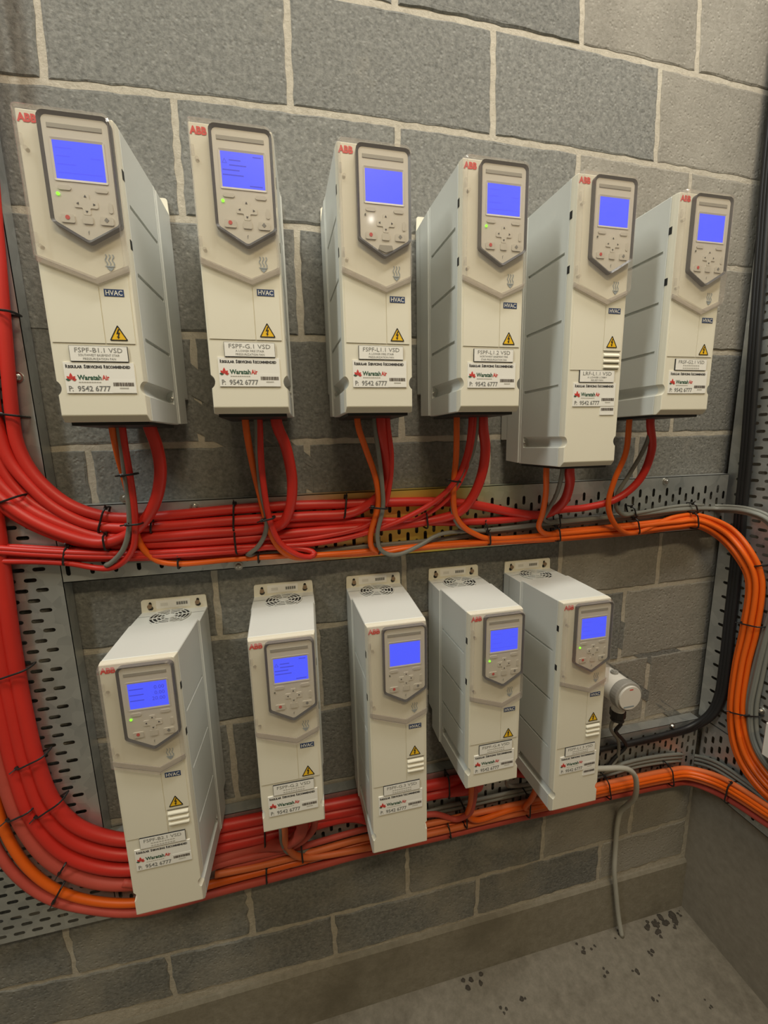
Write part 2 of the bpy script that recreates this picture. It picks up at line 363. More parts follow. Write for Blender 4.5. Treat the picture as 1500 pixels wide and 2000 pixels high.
# ------------------------------------------------------------------ trays of slotted strip
def slotted(u0, u1, v0, v1, pu=.033, pv=.020, sl=.021, sw=.0075, mu=.007):
    """plate in (u, v) with staggered slots lying along u"""
    V, F = [], []
    def quad(a, b, c, d):
        if b - a < 1e-5 or d - c < 1e-5: return
        o = len(V); V.extend([(a, c), (b, c), (b, d), (a, d)]); F.append((o, o + 1, o + 2, o + 3))
    n = int((v1 - v0) / pv); vs = v0 + ((v1 - v0) - n * pv) / 2
    quad(u0, u1, v0, vs); quad(u0, u1, vs + n * pv, v1)
    h = 4
    for j in range(n):
        a, b = vs + j * pv, vs + (j + 1) * pv; u = u0 + mu + (j % 2) * pu / 2; quad(u0, u, a, b)
        while u + pu <= u1 - mu + 1e-6:
            cx, cy = u + pu / 2, (a + b) / 2; r = sw / 2; hl = sl / 2 - r; S_ = []
            for k in range(h + 1): t = -math.pi / 2 + math.pi * k / h; S_.append((cx + hl + r * math.cos(t), cy + r * math.sin(t)))
            for k in range(h + 1): t = math.pi / 2 + math.pi * k / h; S_.append((cx - hl + r * math.cos(t), cy + r * math.sin(t)))
            o = len(V); V.extend([(u, a), (u + pu, a), (u + pu, b), (u, b)]); V.extend(S_); s = o + 4; m = len(S_)
            F.append((o, o + 1, s, s + m - 1))
            for k in range(h): F.append((o + 1, s + k + 1, s + k) if k < h / 2 else (o + 2, s + k + 1, s + k))
            F.append((o + 1, o + 2, s + h // 2))
            F.append((o + 2, o + 3, s + h + 1, s + h))
            for k in range(h + 1, m - 1): F.append((o + 3, s + k + 1, s + k) if k < h + 1 + h / 2 else (o, s + k + 1, s + k))
            F.append((o + 3, o, s + h + 1 + h // 2))
            u += pu
        quad(u, u1, a, b)
    return V, F
def thick(V3, F, nrm, t=.0016):
    bm = bmesh.new(); me = mesh('plate', V3, F); bm.from_mesh(me); bmesh.ops.remove_doubles(bm, verts=bm.verts, dist=1e-6); bm.to_mesh(me); bm.free(); return me
def bolt(parent, p, axis):
    a = Vector(axis); m = join([cyl(p + a * .001, a, .009, .002, 14), cyl(p + a * .0045, a, .0065, .006, 12, .004, .001)])
    put('bolt', m, 'steel', parent)
def tray_back(label, x0, x1, z0, z1, along, mat, bolts):
    """strip on the block wall; along='x': slots stand upright, 'z': slots lie flat"""
    t = thing('cable_tray', ((x0 + x1) / 2, 0, z0), label, 'cable tray', 'galvanised slotted cable trays')
    L0 = Vector(t.location)
    if along == 'x': V, F = slotted(z0, z1, x0, x1); P = [Vector((b, TY, a)) - L0 for a, b in V]
    else: V, F = slotted(x0, x1, z0, z1); P = [Vector((a, TY, b)) - L0 for a, b in V]
    put('slotted_base', thick(P, F, (0, -1, 0)), mat, t)
    if along == 'x': fl = [(x0, x1, z1 - .0016, z1), (x0, x1, z0, z0 + .0016)]
    else: fl = [(x1 - .0016, x1, z0, z1), (x0, x0 + .0016, z0, z1)]
    for a, b, c, d in fl: put('flange', box(a - L0.x, b - L0.x, TY, -0.0055, c - L0.z, d - L0.z), mat, t)
    for px, py in bolts: bolt(t, at_y(px, py, TY) - L0, (0, -1, 0))
    return t
tray_back('galvanised slotted tray running up the block wall under thick red cables', -.375, -.068, ZF - 1.612, ZF + .9, 'z', 'galvanised', [(35, 737)])
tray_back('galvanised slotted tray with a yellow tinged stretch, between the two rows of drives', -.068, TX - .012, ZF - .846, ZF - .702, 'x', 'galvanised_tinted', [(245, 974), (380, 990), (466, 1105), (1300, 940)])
tray_back('galvanised slotted tray low on the block wall behind the lower drives', -.068, TX - .012, ZF - 1.612, ZF - 1.412, 'x', 'galvanised', [(1312, 1417)])
def tray_side(label, y0, y1, z0, z1, along, bolts):
    t = thing('cable_tray', (XR, (y0 + y1) / 2, z0), label, 'cable tray', 'galvanised slotted cable trays'); L0 = Vector(t.location)
    if along == 'y': V, F = slotted(z0, z1, y0, y1); P = [Vector((TX, b, a)) - L0 for a, b in V]
    else: V, F = slotted(y0, y1, z0, z1); P = [Vector((TX, a, b)) - L0 for a, b in V]
    put('slotted_base', thick(P, F, (-1, 0, 0)), 'galvanised', t)
    fl = [(y0, y1, z1 - .0016, z1), (y0, y1, z0, z0 + .0016)] if along == 'y' else [(y1 - .0016, y1, z0, z1), (y0, y0 + .0016, z0, z1)]
    for a, b, c, d in fl: put('flange', box(TX - L0.x, -.0005, a - L0.y, b - L0.y, c - L0.z, d - L0.z), 'galvanised', t)
    for px, py in bolts: bolt(t, at_x(px, py, TX) - L0, (-1, 0, 0))
tray_side('galvanised slotted tray standing on the side wall beside the corner, black cable on it', -.34, -.018, ZF - 1.41, ZF + .9, 'z', [])
tray_side('galvanised slotted tray low on the side wall leading away from the corner', -1.2, -.036, ZF - 1.612, ZF - 1.412, 'y', [(1487, 1388)])

# ------------------------------------------------------------------ the drives
MC = {}
def cached(key, fn):
    if key not in MC: MC[key] = fn()
    return MC[key]
YF = -DEPTH
def bezel_outline(d):
    return rounded([(-.028 + d, -.004 - d), (.0525 - d, -.004 - d), (.0525 - d, -.127 + d * .5), (.0122, -.1505 + d * 1.08), (-.028 + d, -.127 + d * .5)], [.008 - d * .5, .008 - d * .5, .006, .006, .006], 4)
def hood_outline(d=0.0):
    return rounded([(-.0545 + d, .0010 - d), (.0545 - d, .0010 - d), (.0545 - d, -.181 + d), (.0135, -.1985 + d), (-.0545 + d, -.174 + d)], [.004, .008, .006, .003, .003], 3)
def hoodrim():
    a, b, c, d = hood_outline(0), hood_outline(.0030), hood_outline(.0042), hood_outline(.0014); n = len(a)
    v = [(x, YF - .0002, z) for x, z in a] + [(x, YF - .0095, z) for x, z in [(p[0] * .4 + q[0] * .6, p[1] * .4 + q[1] * .6) for p, q in zip(a, b)]] + [(x, YF - .0120, z) for x, z in c] + [(x, YF - .0002, z) for x, z in d]
    f = [(k * n + i, k * n + (i + 1) % n, ((k + 1) % 4) * n + (i + 1) % n, ((k + 1) % 4) * n + i) for k in range(4) for i in range(n)]
    return fixn(mesh('rim', v, f))
def rings_mesh():
    ms = []
    for r in (.0095, .0165, .0235, .0305, .0365):
        P = [Vector((r * math.cos(a), r * math.sin(a), 0)) for a in [2 * math.pi * i / 36 for i in range(36)]]; ms.append(tube(P, .0011, 5, True))
    for i in range(8):
        a = math.pi * i / 4 + .2; ms.append(tube([Vector((.0085 * math.cos(a), .0085 * math.sin(a), 0)), Vector((.037 * math.cos(a), .037 * math.sin(a), 0))], .0012, 5))
    ms.append(cyl((0, 0, 0), (0, 0, 1), .0085, .002, 16))
    return join(ms)
def flange_mesh():
    """mounting ear with two keyhole openings"""
    cu = bpy.data.curves.new('ear', 'CURVE'); cu.dimensions = '2D'; cu.fill_mode = 'BOTH'; cu.extrude = .002
    def sp(pts):
        s = cu.splines.new('POLY'); s.points.add(len(pts) - 1); s.use_cyclic_u = True
        for q, (x, z) in zip(s.points, pts): q.co = (x, z, 0, 1)
    sp(rounded([(-.0625, -.010), (.0625, -.010), (.0612, .0215), (-.0612, .0215)], [.001, .001, .004, .004], 3))
    for cx in (-.045, .045):
        P = []
        for k in range(13):
            t = math.radians(125 + 290 * k / 12); P.append((cx + .0052 * math.cos(t), 0.003 + .0052 * math.sin(t)))
        for k in range(7):
            t = math.radians(0 + 180 * k / 6); P.append((cx + .0028 * math.cos(t), .0135 + .0028 * math.sin(t)))
        sp(P)
    o = bpy.data.objects.new('ear', cu); C.objects.link(o); dg = bpy.context.evaluated_depsgraph_get()
    me = bpy.data.meshes.new_from_object(o.evaluated_get(dg)); bpy.data.objects.remove(o)
    me.transform(Matrix.Translation((0, -.006, 0)) @ Matrix.Rotation(math.pi / 2, 4, 'X')); me.materials.clear(); return me
def scallops(H):
    z = -H + .044
    return join([cyl((s * .0595, -.17, z), (0, 1, 0), .0112, .15, 28) for s in (-1, 1)])
def shell_mesh(H):
    base = loft([(-.080, -.0600, .0600, -H, 0), (-.205, -.0555, .0555, -H - .001, 0), (-.2065, -.0552, .0552, -H - .001, 0)], .0012)
    cuts = []
    for fr in (.235, .465, .695):
        for s in (-1, 1):
            cuts.append(loft([(-.092, s * .0585 - .003, s * .0585 + .003, -H * fr - .0026, -H * fr + .0026), (-.198, s * .0545 - .0026, s * .0545 + .0026, -H * fr - .0026, -H * fr + .0026)]))
    m = boolean(base, join(cuts)); return boolean(m, scallops(H))
def cover_mesh(H):
    base = loft([(-.2065, -.0556, .0556, -H - .001, .0), (YF + .008, -.0550, .0550, -H - .001, 0), (YF, -.0535, .0535, -H + .0075, -.0006)], .0012, 2)
    return boolean(base, scallops(H))
def arrow(a, s=.0017):
    c, n = math.cos(a), math.sin(a); return prism([(s * c, s * n), (-.6 * s * c - s * n * .9, -.6 * s * n + s * c * .9), (-.6 * s * c + s * n * .9, -.6 * s * n - s * c * .9)], 0, -.0003)
def heat_symbol():
    ms = []
    for k in range(3):
        x0 = -.0042 + .0042 * k; L_ = []; R_ = []
        for i in range(9):
            t = i / 8; xx = x0 + .0011 * math.sin(t * 9); L_.append((xx - .0006, .011 - .013 * t)); R_.append((xx + .0006, .011 - .013 * t))
        for i in range(8): ms.append(prism([L_[i], R_[i], R_[i + 1], L_[i + 1]], 0, -.0003))
    ms.append(prism([(-.0062, -.0030), (.0062, -.0030), (.0042, -.0045), (-.0042, -.0045)], 0, -.0003))
    ms.append(prism([(-.0044, -.0054), (.0044, -.0054), (0, -.0096)], 0, -.0003))
    return join(ms)
def petal(l, wd, a, x=0, z=0):
    P = [(0, 0), (wd, l * .45), (wd * .6, l * .75), (0, l), (-wd * .6, l * .75), (-wd, l * .45)]; c, s = math.cos(a), math.sin(a)
    return prism([(x + p * c - q * s, z + p * s + q * c) for p, q in P], 0, -.00025)
def barcode_mesh():
    rnd = random.Random(3); ms = []; x = 0.0
    while x < .0255:
        w_ = rnd.choice((.0006, .0009, .0016)); ms.append(box(x, x + w_, 0, -.00015, 0, .0048)); x += w_ + rnd.choice((.0004, .0007))
    return join(ms)
def drive(x, ztop, kind, plate, label, lit, screen, dz=0.0, extra_code=False, usb=False):
    H = .374 if kind == 1 else .474
    t = thing('variable_speed_drive', (x, 0, ztop - H), label, 'drive', 'wall mounted variable speed drives')
    O = Vector((0, 0, H))
    def part(name, me, mat, parent=t, loc=(0, 0, 0), smooth=False):
        o = put(name, me, mat, parent, smooth); o.location = (O + Vector(loc)) if parent is t else Vector(loc); return o
    part('mounting_plate', cached(('mp', kind), lambda: box(-.0625, .0625, -.034, -.0055, -H + .05, -.0045, .001)), 'shell_grey')
    hs = part('heatsink_housing', cached(('hs', kind), lambda: loft([(-.030, -.0625, .0625, -H + .004, -.0045), (-.080, -.0625, .0625, -H + .001, -.0045), (-.0815, -.0605, .0605, -H + .001, -.0015), (-.086, -.0605, .0605, -H + .001, -.0008)], .0008)), 'shell_grey')
    part('fan_opening', cached('fo', lambda: cyl((0, 0, 0), (0, 0, 1), .037, .0006, 36)), 'black', hs, (0, -.0435, -.0044))
    part('fan_grille', cached('fg', rings_mesh), 'shell_grey', hs, (0, -.0435, -.0030))
    ear = part('mounting_ear', cached('ear', flange_mesh), 'cream')
    for s in (-1, 1):
        part('mounting_screw', cached('ms', lambda: join([cyl((0, 0, 0), (0, 1, 0), .0026, .004, 10), cyl((0, -.0022, 0), (0, 1, 0), .0045, .002, 12)])), 'screw_brown', t, (s * .045, -.0105, .0088))
    lb = part('type_label', cached('tl', lambda: box(-.034, .030, -.0083, -.0079, .001, .018)), 'white', t)
    part('label_print', cached('lpr', lambda: join([box(.004 + .0044 * i, .0076 + .0044 * i, -.0085, -.0082, .006, .0125) for i in range(5)])), 'ink_grey', lb)
    part('label_mark', cached('lmk', lambda: box(-.026, -.012, -.0085, -.0082, .006, .0125)), 'ink_faint', lb)
    part('body_shell', cached(('bs', kind), lambda: shell_mesh(H)), 'shell_grey')
    fc = part('front_cover', cached(('fc', kind), lambda: cover_mesh(H)), 'cream')
    for s in (-1, 1):
        part('cover_screw', cached('cs', lambda: cyl((0, 0, 0), (0, 1, 0), .0034, .004, 12, None, .0008)), 'steel', t, (s * .0560, -.0965, -H + .042))
    part('gland_plate', cached(('gp', kind), lambda: box(-.050, .050, -.205, -.075, -H - .0055, -H - .0005)), 'black')
    # raised panels of the front
    fb = -.271 if kind == 1 else -.272
    ft = fb if kind == 1 else -.3055 + dz
    part('cover_panel', cached(('cp', kind, dz), lambda: prism([(-.0505, -.177), (.0125, -.1995), (.0125, ft), (-.0505, ft)], YF + .001, YF - .0009)), 'cream')
    fl = part('terminal_flap', cached(('tf', kind), lambda: prism([(.0137, -.2000), (.0495, -.184), (.0495, fb), (.0137, fb)], YF + .001, YF - .0010)), 'cream')
    if kind == 2:
        for i in range(3):
            part('louvre', cached('lv', lambda: loft([(YF + .002, .0155, .0475, -.0042, .0042), (YF - .0028, .0155, .0475, -.0042, -.0014)], .0005)), 'cream', t, (0, 0, -.2785 - .0098 * i))
            part('louvre_gap', cached('lg', lambda: box(.0155, .0475, YF + .002, YF - .0003, .0036, .0056)), 'slot_grey', t, (0, 0, -.2785 - .0098 * i))
    badge = part('badge', cached('bd', lambda: box(.019, .043, YF - .0008, YF - .0014, -.2110, -.2020)), 'navy')
    letters(badge, 'lettering', 'HVAC', .0088, .0310, YF - .0016, -.2096, 'white', 'CENTER', .00012, width=.0205)
    wl = part('warning_label', cached('wl', lambda: prism(rounded([(.019, -.267), (.041, -.267), (.030, -.2475)], .0008, 2), YF - .0008, YF - .0013)), 'yellow')
    part('border', cached('wb', lambda: ringprism(rounded([(.0186, -.2673), (.0414, -.2673), (.030, -.2470)], .0008, 2), rounded([(.0207, -.2661), (.0393, -.2661), (.030, -.2496)], .0004, 2), YF - .0008, YF - .0016)), 'black', wl)
    part('flash', cached('wf', lambda: prism([(.0302, -.2525), (.0276, -.2588), (.0298, -.2582), (.0290, -.2622), (.0278, -.2615), (.0296, -.2652), (.0314, -.2622), (.0302, -.2624), (.0321, -.2568), (.0299, -.2572), (.0318, -.2525)], YF - .0012, YF - .0017)), 'black', wl)
    part('heat_symbol', cached('hsym', heat_symbol), 'symbol_blue', t, (.0305, YF - .0004, -.170))
    letters(fc, 'lettering', 'ABB', .0125, -.0515, YF - .0004, -.0145, 'logo_red', bold=.0006, width=.0215)
    # keypad
    kp = part('control_panel', cached('kp', lambda: prism(bezel_outline(.003), YF + .001, YF - .0062)), 'panel_grey')
    part('bezel', cached('bz', lambda: ringprism(bezel_outline(0), bezel_outline(.0036), YF + .001, YF - .0088, YF - .0062)), 'bezel', kp)
    yk = YF - .0062
    part('label_slot', cached('ls', lambda: box(-.019, .042, yk + .001, yk - .0007, -.0215, -.0160, .0004)), 'slot_grey', kp)
    part('display_frame', cached('df', lambda: ringprism(rounded([(-.0180, -.0315), (.0425, -.0315), (.0425, -.0795), (-.0180, -.0795)], .0015, 2), rounded([(-.0155, -.0342), (.0402, -.0342), (.0402, -.0770), (-.0155, -.0770)], .0006, 2), yk + .001, yk - .0008, yk - .0002)), 'panel_grey', kp)
    part('display', cached('dp', lambda: box(-.0156, .0403, yk + .0005, yk - .0002, -.0771, -.0341)), 'screen', kp)
    yd = yk - .0004
    if screen == 'values':
        for i, s in enumerate(('0.00', '0.00', '20.00')):
            letters(kp, 'display_text', s, .0088, .0365, yd, -.0470 - .0095 * i, 'screen_ink', 'RIGHT')
            part('display_line', cached(('dl', i), lambda: box(-.0140, .0060, yd + .0001, yd, -.0450 - .0095 * i, -.0436 - .0095 * i)), 'screen_ink', kp)
    elif screen == 'warning':
        part('display_icon', cached('di', lambda: ringprism([(-.0140, -.0485), (-.0075, -.0485), (-.01075, -.0425)], [(-.0130, -.0479), (-.0085, -.0479), (-.01075, -.0437)], yd + .0001, yd)), 'screen_ink', kp)
        for i, (xa, xb, z) in enumerate(((-.0050, .0100, -.0450), (-.0050, .0170, -.0510), (-.0140, .0080, -.0570), (-.0140, .0130, -.0630), (.0260, .0370, -.0390), (.0200, .0370, -.0745))):
            part('display_line', cached(('dw', i), lambda: box(xa, xb, yd + .0001, yd, z, z + .0014)), 'screen_ink', kp)
    elif screen == 'faint':
        for i, (xa, xb, z) in enumerate(((-.0130, .0060, -.0430), (-.0130, .0030, -.0520), (-.0130, .0080, -.0610), (.0250, .0370, -.0520), (-.0130, .0370, -.0705))):
            part('display_line', cached(('dq', i), lambda: box(xa, xb, yd + .0001, yd, z, z + .0011)), 'screen_faint', kp)
    for xx in (-.0085, .0335):
        part('soft_key', cached('sk', lambda: prism(rounded([(-.0075, -.0026), (.0075, -.0026), (.0075, .0026), (-.0075, .0026)], .0025, 3), yk + .001, yk - .0010)), 'key_grey', kp, (xx, 0, -.0870))
    part('status_light', cached(('led',), lambda: cyl((0, 0, 0), (0, 1, 0), .0019, .0016, 12)) if lit else cached(('ledo',), lambda: cyl((0, 0, 0), (0, 1, 0), .0013, .0012, 10)), 'led' if lit else 'led_off', kp, (-.0165, yk - .0004, -.0945))
    part('navigation_pad', cached('np', lambda: prism(rounded([(-.0042, .0125), (.0042, .0125), (.0042, .0045), (.0135, .0045), (.0135, -.0045), (.0042, -.0045), (.0042, -.0125), (-.0042, -.0125), (-.0042, -.0045), (-.0135, -.0045), (-.0135, .0045), (-.0042, .0045)], .0015, 2), yk + .001, yk - .0009)), 'panel_grey', kp, (.0137, 0, -.1040))
    for i, (dx, dz_) in enumerate(((.0092, 0), (0, .0088), (-.0092, 0), (0, -.0088))):
        part('arrow_mark', cached(('ar', i), lambda: arrow(i * math.pi / 2)), 'ink', kp, (.0137 + dx, yk - .0010, -.1040 + dz_))
    for xx, ww, mm, sh in ((-.0090, .0078, 'ink_red', 0), (.0135, .0058, None, 0), (.0355, .0078, 'ink_grey', 1)):
        k_ = part('key', cached(('k', ww), lambda: prism(rounded([(-ww, -.0048), (ww, -.0048), (ww, .0048), (-ww, .0048)], .0016, 3), yk + .001, yk - .0013)), 'key_grey', kp, (xx, 0, -.1222))
        if mm: part('key_mark', cached(('km', sh), lambda: (cyl((0, 0, 0), (0, 1, 0), .0026, .0004, 14) if not sh else prism([(0, .003), (.0028, 0), (0, -.003), (-.0028, 0)], .0002, -.0002))), mm, kp, (xx, yk - .0015, -.1212))
    part('help_key', cached('hk', lambda: prism(rounded([(-.0024, -.0062), (.0024, -.0062), (.0024, .0062), (-.0024, .0062)], .002, 3), yk + .001, yk - .0008)), 'key_grey', kp, (.0415, 0, -.1062))
    if usb: part('port_cap', cached('pcap', lambda: prism(rounded([(-.0095, .0045), (.0095, .0045), (.0115, -.0015), (0, -.0055), (-.0115, -.0015)], .001, 2), yk + .001, yk - .0016)), 'slot_grey', kp, (.0130, 0, -.1385))
    else: letters(kp, 'port_mark', 'f', .0070, .0125, yk - .0004, -.1395, 'ink_grey', 'CENTER')
    # clear lid over the keypad
    part('clear_lid', cached('hood', lambda: hoodrim()), 'clear_plastic')
    part('clear_lid_face', cached('hoodf', lambda: prism(hood_outline(.0034), YF - .0108, YF - .0120)), 'clear_face')
    part('lid_lip', cached('lip', lambda: prism([(-.0530, -.1650), (.0135, -.1890), (.0530, -.1720), (.0530, -.1800), (.0135, -.1972), (-.0530, -.1728)], YF - .0012, YF - .0030)), 'frosted_edge')
    for s_ in (-1, 1):
        for z_ in (-.057, -.141): part('latch_slot', cached(('lsl', s_), lambda: box(s_ * .0551 - .0006, s_ * .0551 + .0006, YF + .0145, YF + .0085, -.006, .006)), 'black', t, (0, 0, z_))
    for z_ in (-.040, -.150): part('lid_hinge', cached('lhg', lambda: join([cyl((-.0500, YF - .0035, .004), (0, 0, 1), .0022, .012, 10), cyl((-.0455, YF - .003, -.006), (0, 1, 0), .0026, .006, 12)])), 'clear_plastic', t, (0, 0, z_))
    # plates and stickers
    pz = (-.2755 if kind == 1 else -.3065 + dz)
    npl = part('name_plate', cached('npl', lambda: box(-.0320, .0388, YF + .0005, YF - .0022, -.0199, .0004)), 'black', t, (0, 0, pz))
    part('plate_face', cached('plf', lambda: box(-.0315, .0385, YF - .0020, YF - .0024, -.0193, 0)), 'white', npl)
    for s, h, z, wd in ((plate[0], .0085, -.0080, .058), (plate[1], .0042, -.0130, .050 if len(plate[1] or '') > 20 else .040), (plate[2], .0042, -.0178, .046 if len(plate[2] or '') > 20 else (.040 if len(plate[2] or '') > 12 else .024))):
        if s is None:                                            # worn print, no longer readable
            part('faded_print', cached(('fp', z), lambda: join([box(-.018 + .0042 * i, -.0148 + .0042 * i, YF - .00255, YF - .0023, z + .0004, z + .0028) for i in range(9)])), 'ink_pale', npl, (.003, 0, 0))
            continue
        letters(npl, 'lettering', s, h, .0035, YF - .0026, z, 'ink_grey', 'CENTER', width=wd)
    st = part('service_sticker', cached('sst', lambda: box(-.0420, .0440, YF + .0005, YF - .0013, -.0405, 0)), 'white', t, (0, 0, pz - .0208))
    ys = YF - .0015
    for i, (s, x0, wd) in enumerate((('R', -.0395, .0026), ('EGULAR', -.0365, .0170), ('S', -.0175, .0026), ('ERVICING', -.0145, .0190), ('R', .0065, .0026), ('ECOMMENDED', .0095, .0300))):
        letters(st, 'lettering', s, .0062 if len(s) == 1 else .0049, x0, ys, -.0075, 'ink', bold=.00025, width=wd)
    fwr = cached('flr', lambda: join([petal(.0085, .0021, 0, 0, .001), petal(.0066, .0020, .75, -.0006, .0005), petal(.0066, .0020, -.75, .0006, .0005), petal(.0050, .0018, -1.25, .0015, 0)]))
    part('flower_logo', fwr, 'ink_red', st, (-.0345, ys, -.0235))
    part('leaf_logo', cached('flg', lambda: join([petal(.0056, .0017, 1.35, -.0012, 0)])), 'ink_green', st, (-.0345, ys, -.0235))
    letters(st, 'lettering', 'Waratah', .0088, -.0265, ys, -.0228, 'ink_green', bold=.0003, width=.0290)
    letters(st, 'lettering', 'Air', .0088, .0032, ys, -.0228, 'ink_red', bold=.0003, width=.0092)
    part('small_print', cached('smp', lambda: join([box(-.0260 + .0031 * i, -.0236 + .0031 * i, -.0001, .0001, -.0265, -.0253) for i in range(9)])), 'ink_pale', st, (0, ys, 0))
    letters(st, 'lettering', 'P:', .0098, -.0392, ys, -.0378, 'ink_grey', bold=.0002, width=.0052)
    letters(st, 'lettering', '9542 6777', .0098, -.0285, ys, -.0378, 'ink_grey', bold=.0002, width=.0405)
    bc = part('barcode_sticker', cached('bcs', lambda: box(.0142, .0436, -.00015, .0001, -.0400, -.0225)), 'white', st, (0, ys + .0002, 0))
    part('barcode', cached('bc', barcode_mesh), 'barcode_ink', st, (.0160, ys - .00005, -.0310))
    part('small_print', cached('smq', lambda: box(.0235, .0345, -.0001, .0001, -.0345, -.0328)), 'ink_pale', st, (0, ys - .0001, 0))
    if extra_code:
        ec = part('barcode_sticker', cached('ecs', lambda: box(.0150, .0440, YF + .0005, YF - .0012, -.0145, 0)), 'white', t, (0, 0, pz - .0620))
        part('barcode', cached('bc', barcode_mesh), 'barcode_ink', ec, (.0165, YF - .0013, -.0070))
    return t
ROWT, ROWB = ZF - .177, ZF - .9150
LOW = 'A LOWER FIRE STAIR'; PF = 'PRESSURIZATION FAN'
D = [
 (.113, ROWT - .010, 1, ('FSPF-B1.1 VSD', 'SOUTHWEST BASEMENT STAIR', PF), 'pale grey motor drive with plate FSPF-B1.1 VSD, first in the upper row', True, 'faint'),
 (.310, ROWT, 1, ('FSPF-G.1 VSD', LOW, PF), 'pale grey motor drive with plate FSPF-G.1 VSD, second in the upper row', True, 'warning'),
 (.506, ROWT, 1, ('FSPF-L1.1 VSD', LOW, PF), 'pale grey motor drive with plate FSPF-L1.1 VSD in the upper row, blank blue screen', False, None),
 (.697, ROWT, 1, ('FSPF-L1.2 VSD', 'NORTHWEST BASEMENT FIRE', 'STAIR PRESSURIZATION FAN'), 'pale grey motor drive with plate FSPF-L1.2 VSD, fourth in the upper row', True, 'faint'),
 (.897, ROWT, 2, ('LRF-L1.1 VSD', 'A LOWER LOBBY', 'RELIEF FAN'), 'longer pale grey motor drive with plate LRF-L1.1 VSD in the upper row', False, None),
 (1.098, ROWT - .008, 1, ('FRSF-G2.1 VSD', None, None), 'pale grey motor drive nearest the room corner in the upper row', False, None),
 (.110, ROWB - .010, 2, ('FSPF-B2.1 VSD', None, None), 'long pale grey motor drive with 0.00 on its screen, lower row', True, 'values'),
 (.329, ROWB, 1, ('FSPF-G.2 VSD', None, None), 'short pale grey motor drive with plate FSPF-G.2 VSD, second in the lower row', False, 'warning'),
 (.527, ROWB, 2, ('FSPF-G.3 VSD', None, None), 'long pale grey motor drive with plate FSPF-G.3 VSD, middle of the lower row', False, None),
 (.720, ROWB, 1, ('FSPF-G.4 VSD', None, None), 'short pale grey motor drive with plate FSPF-G.4 VSD, fourth in the lower row', True, 'faint'),
 (.914, ROWB, 2, ('FSPF-L1.3 VSD', None, None), 'long pale grey motor drive beside the white pressure transmitter, end of the lower row', True, 'faint'),
]
for i, d in enumerate(D):
    drive(*d, dz={6: -.010, 8: -.016, 10: -.013}.get(i, 0.0), extra_code=i in (4, 10), usb=i == 2)

# ------------------------------------------------------------------ cables
def path(pts, y0=None):
    """(px,py) | (px,py,Y) | (px,py,'z',Z) | (px,py,'x',X); missing depths are shared out between the known ones"""
    n = len(pts); W_ = [None] * n; Y = [None] * n
    for i, p in enumerate(pts):
        if len(p) == 4: W_[i] = (at_z if p[2] == 'z' else at_x)(p[0], p[1], p[3]); Y[i] = W_[i].y
        elif len(p) == 3: Y[i] = p[2]
    known = [i for i in range(n) if Y[i] is not None]
    cum = [0.0]
    for i in range(1, n): cum.append(cum[-1] + math.hypot(pts[i][0] - pts[i - 1][0], pts[i][1] - pts[i - 1][1]))
    for i in range(n):
        if Y[i] is None:
            a = max([k for k in known if k < i], default=None); b = min([k for k in known if k > i], default=None)
            if a is None: Y[i] = Y[b]
            elif b is None: Y[i] = Y[a]
            else: Y[i] = Y[a] + (Y[b] - Y[a]) * (cum[i] - cum[a]) / (cum[b] - cum[a])
        if W_[i] is None: W_[i] = at_y(pts[i][0], pts[i][1], Y[i])
    return W_
def cable(label, pts, r, mat, group, n=10):
    P = path(pts)                                                # ends that enter a drive go on up through its gland plate
    if len(pts[0]) == 3 and pts[0][2] == -.125: P.insert(0, P[0] + Vector((0, 0, .045)))
    if len(pts[-1]) == 3 and pts[-1][2] == -.125: P.append(P[-1] + Vector((0, 0, .045)))
    a, b = pts[0], pts[-1]                                       # beyond the picture the runs go on along their trays
    if b[0] < 0: P += [P[-1] + Vector((0, 0, 1.0))] if b[1] < 1000 else [P[-1] + Vector((-.05, 0, .02)), P[-1] + Vector((-.09, 0, .10)), P[-1] + Vector((-.095, 0, 1.3))]
    if a[0] < 0 or (a[1] <= 300 and a[0] > 1480): P.insert(0, P[0] + Vector((0, 0, 1.2)))
    if len(b) == 4 and b[2] == 'x' and b[0] > 1500: P.append(P[-1] + Vector((0, -.7, -.01)))
    P = spline(P)
    return tag(put('cable', tube(P, r, n), mat, None, True), label, 'cable', group)
LU = [(-30, 820), (-45, 700)]
GR, GO, GG = 'red power cables', 'orange cables', 'grey control cables'
TH = .0100
cable('thick red cable looping from under drive LRF-L1.1 along the top of the upper tray', [(1112, 921, -.125), (1113, 944), (1100, 981), (1075, 1001, -.050), (1050, 1006), (1008, 1002, -.046), (926, 986), (860, 980), (762, 981), (680, 984), (560, 988), (456, 995), (330, 1007), (245, 1012), (197, 1007), (136, 985), (91, 952), (57, 913), (34, 866), (24, 810), (14, 700), (2, 560), (-14, 380, -.044), (-30, 200, -.044)], TH, 'cable_red', GR)
cable('thick red cable from drive FSPF-L1.1, second in the curve up the wall tray', [(744, 829, -.125), (752, 889), (757, 940), (737, 972), (707, 993, -.052), (680, 1003), (600, 1008), (456, 1017), (330, 1027), (245, 1031), (197, 1028), (159, 1018), (102, 987), (57, 946), (20, 900), (0, 850), (-14, 780), (-26, 640), (-40, 450, -.044)], TH, 'cable_red', GR)
cable('thick red cable dropping from drive FSPF-G.1 and turning towards the wall tray', [(541, 829, -.125), (556, 865), (566, 905), (571, 945), (566, 993), (550, 1024), (505, 1034, -.054), (400, 1041), (295, 1049), (245, 1051), (197, 1049), (136, 1030), (68, 1000), (20, 965), (-15, 925), (-45, 870, -.044)], TH, 'cable_red', GR)
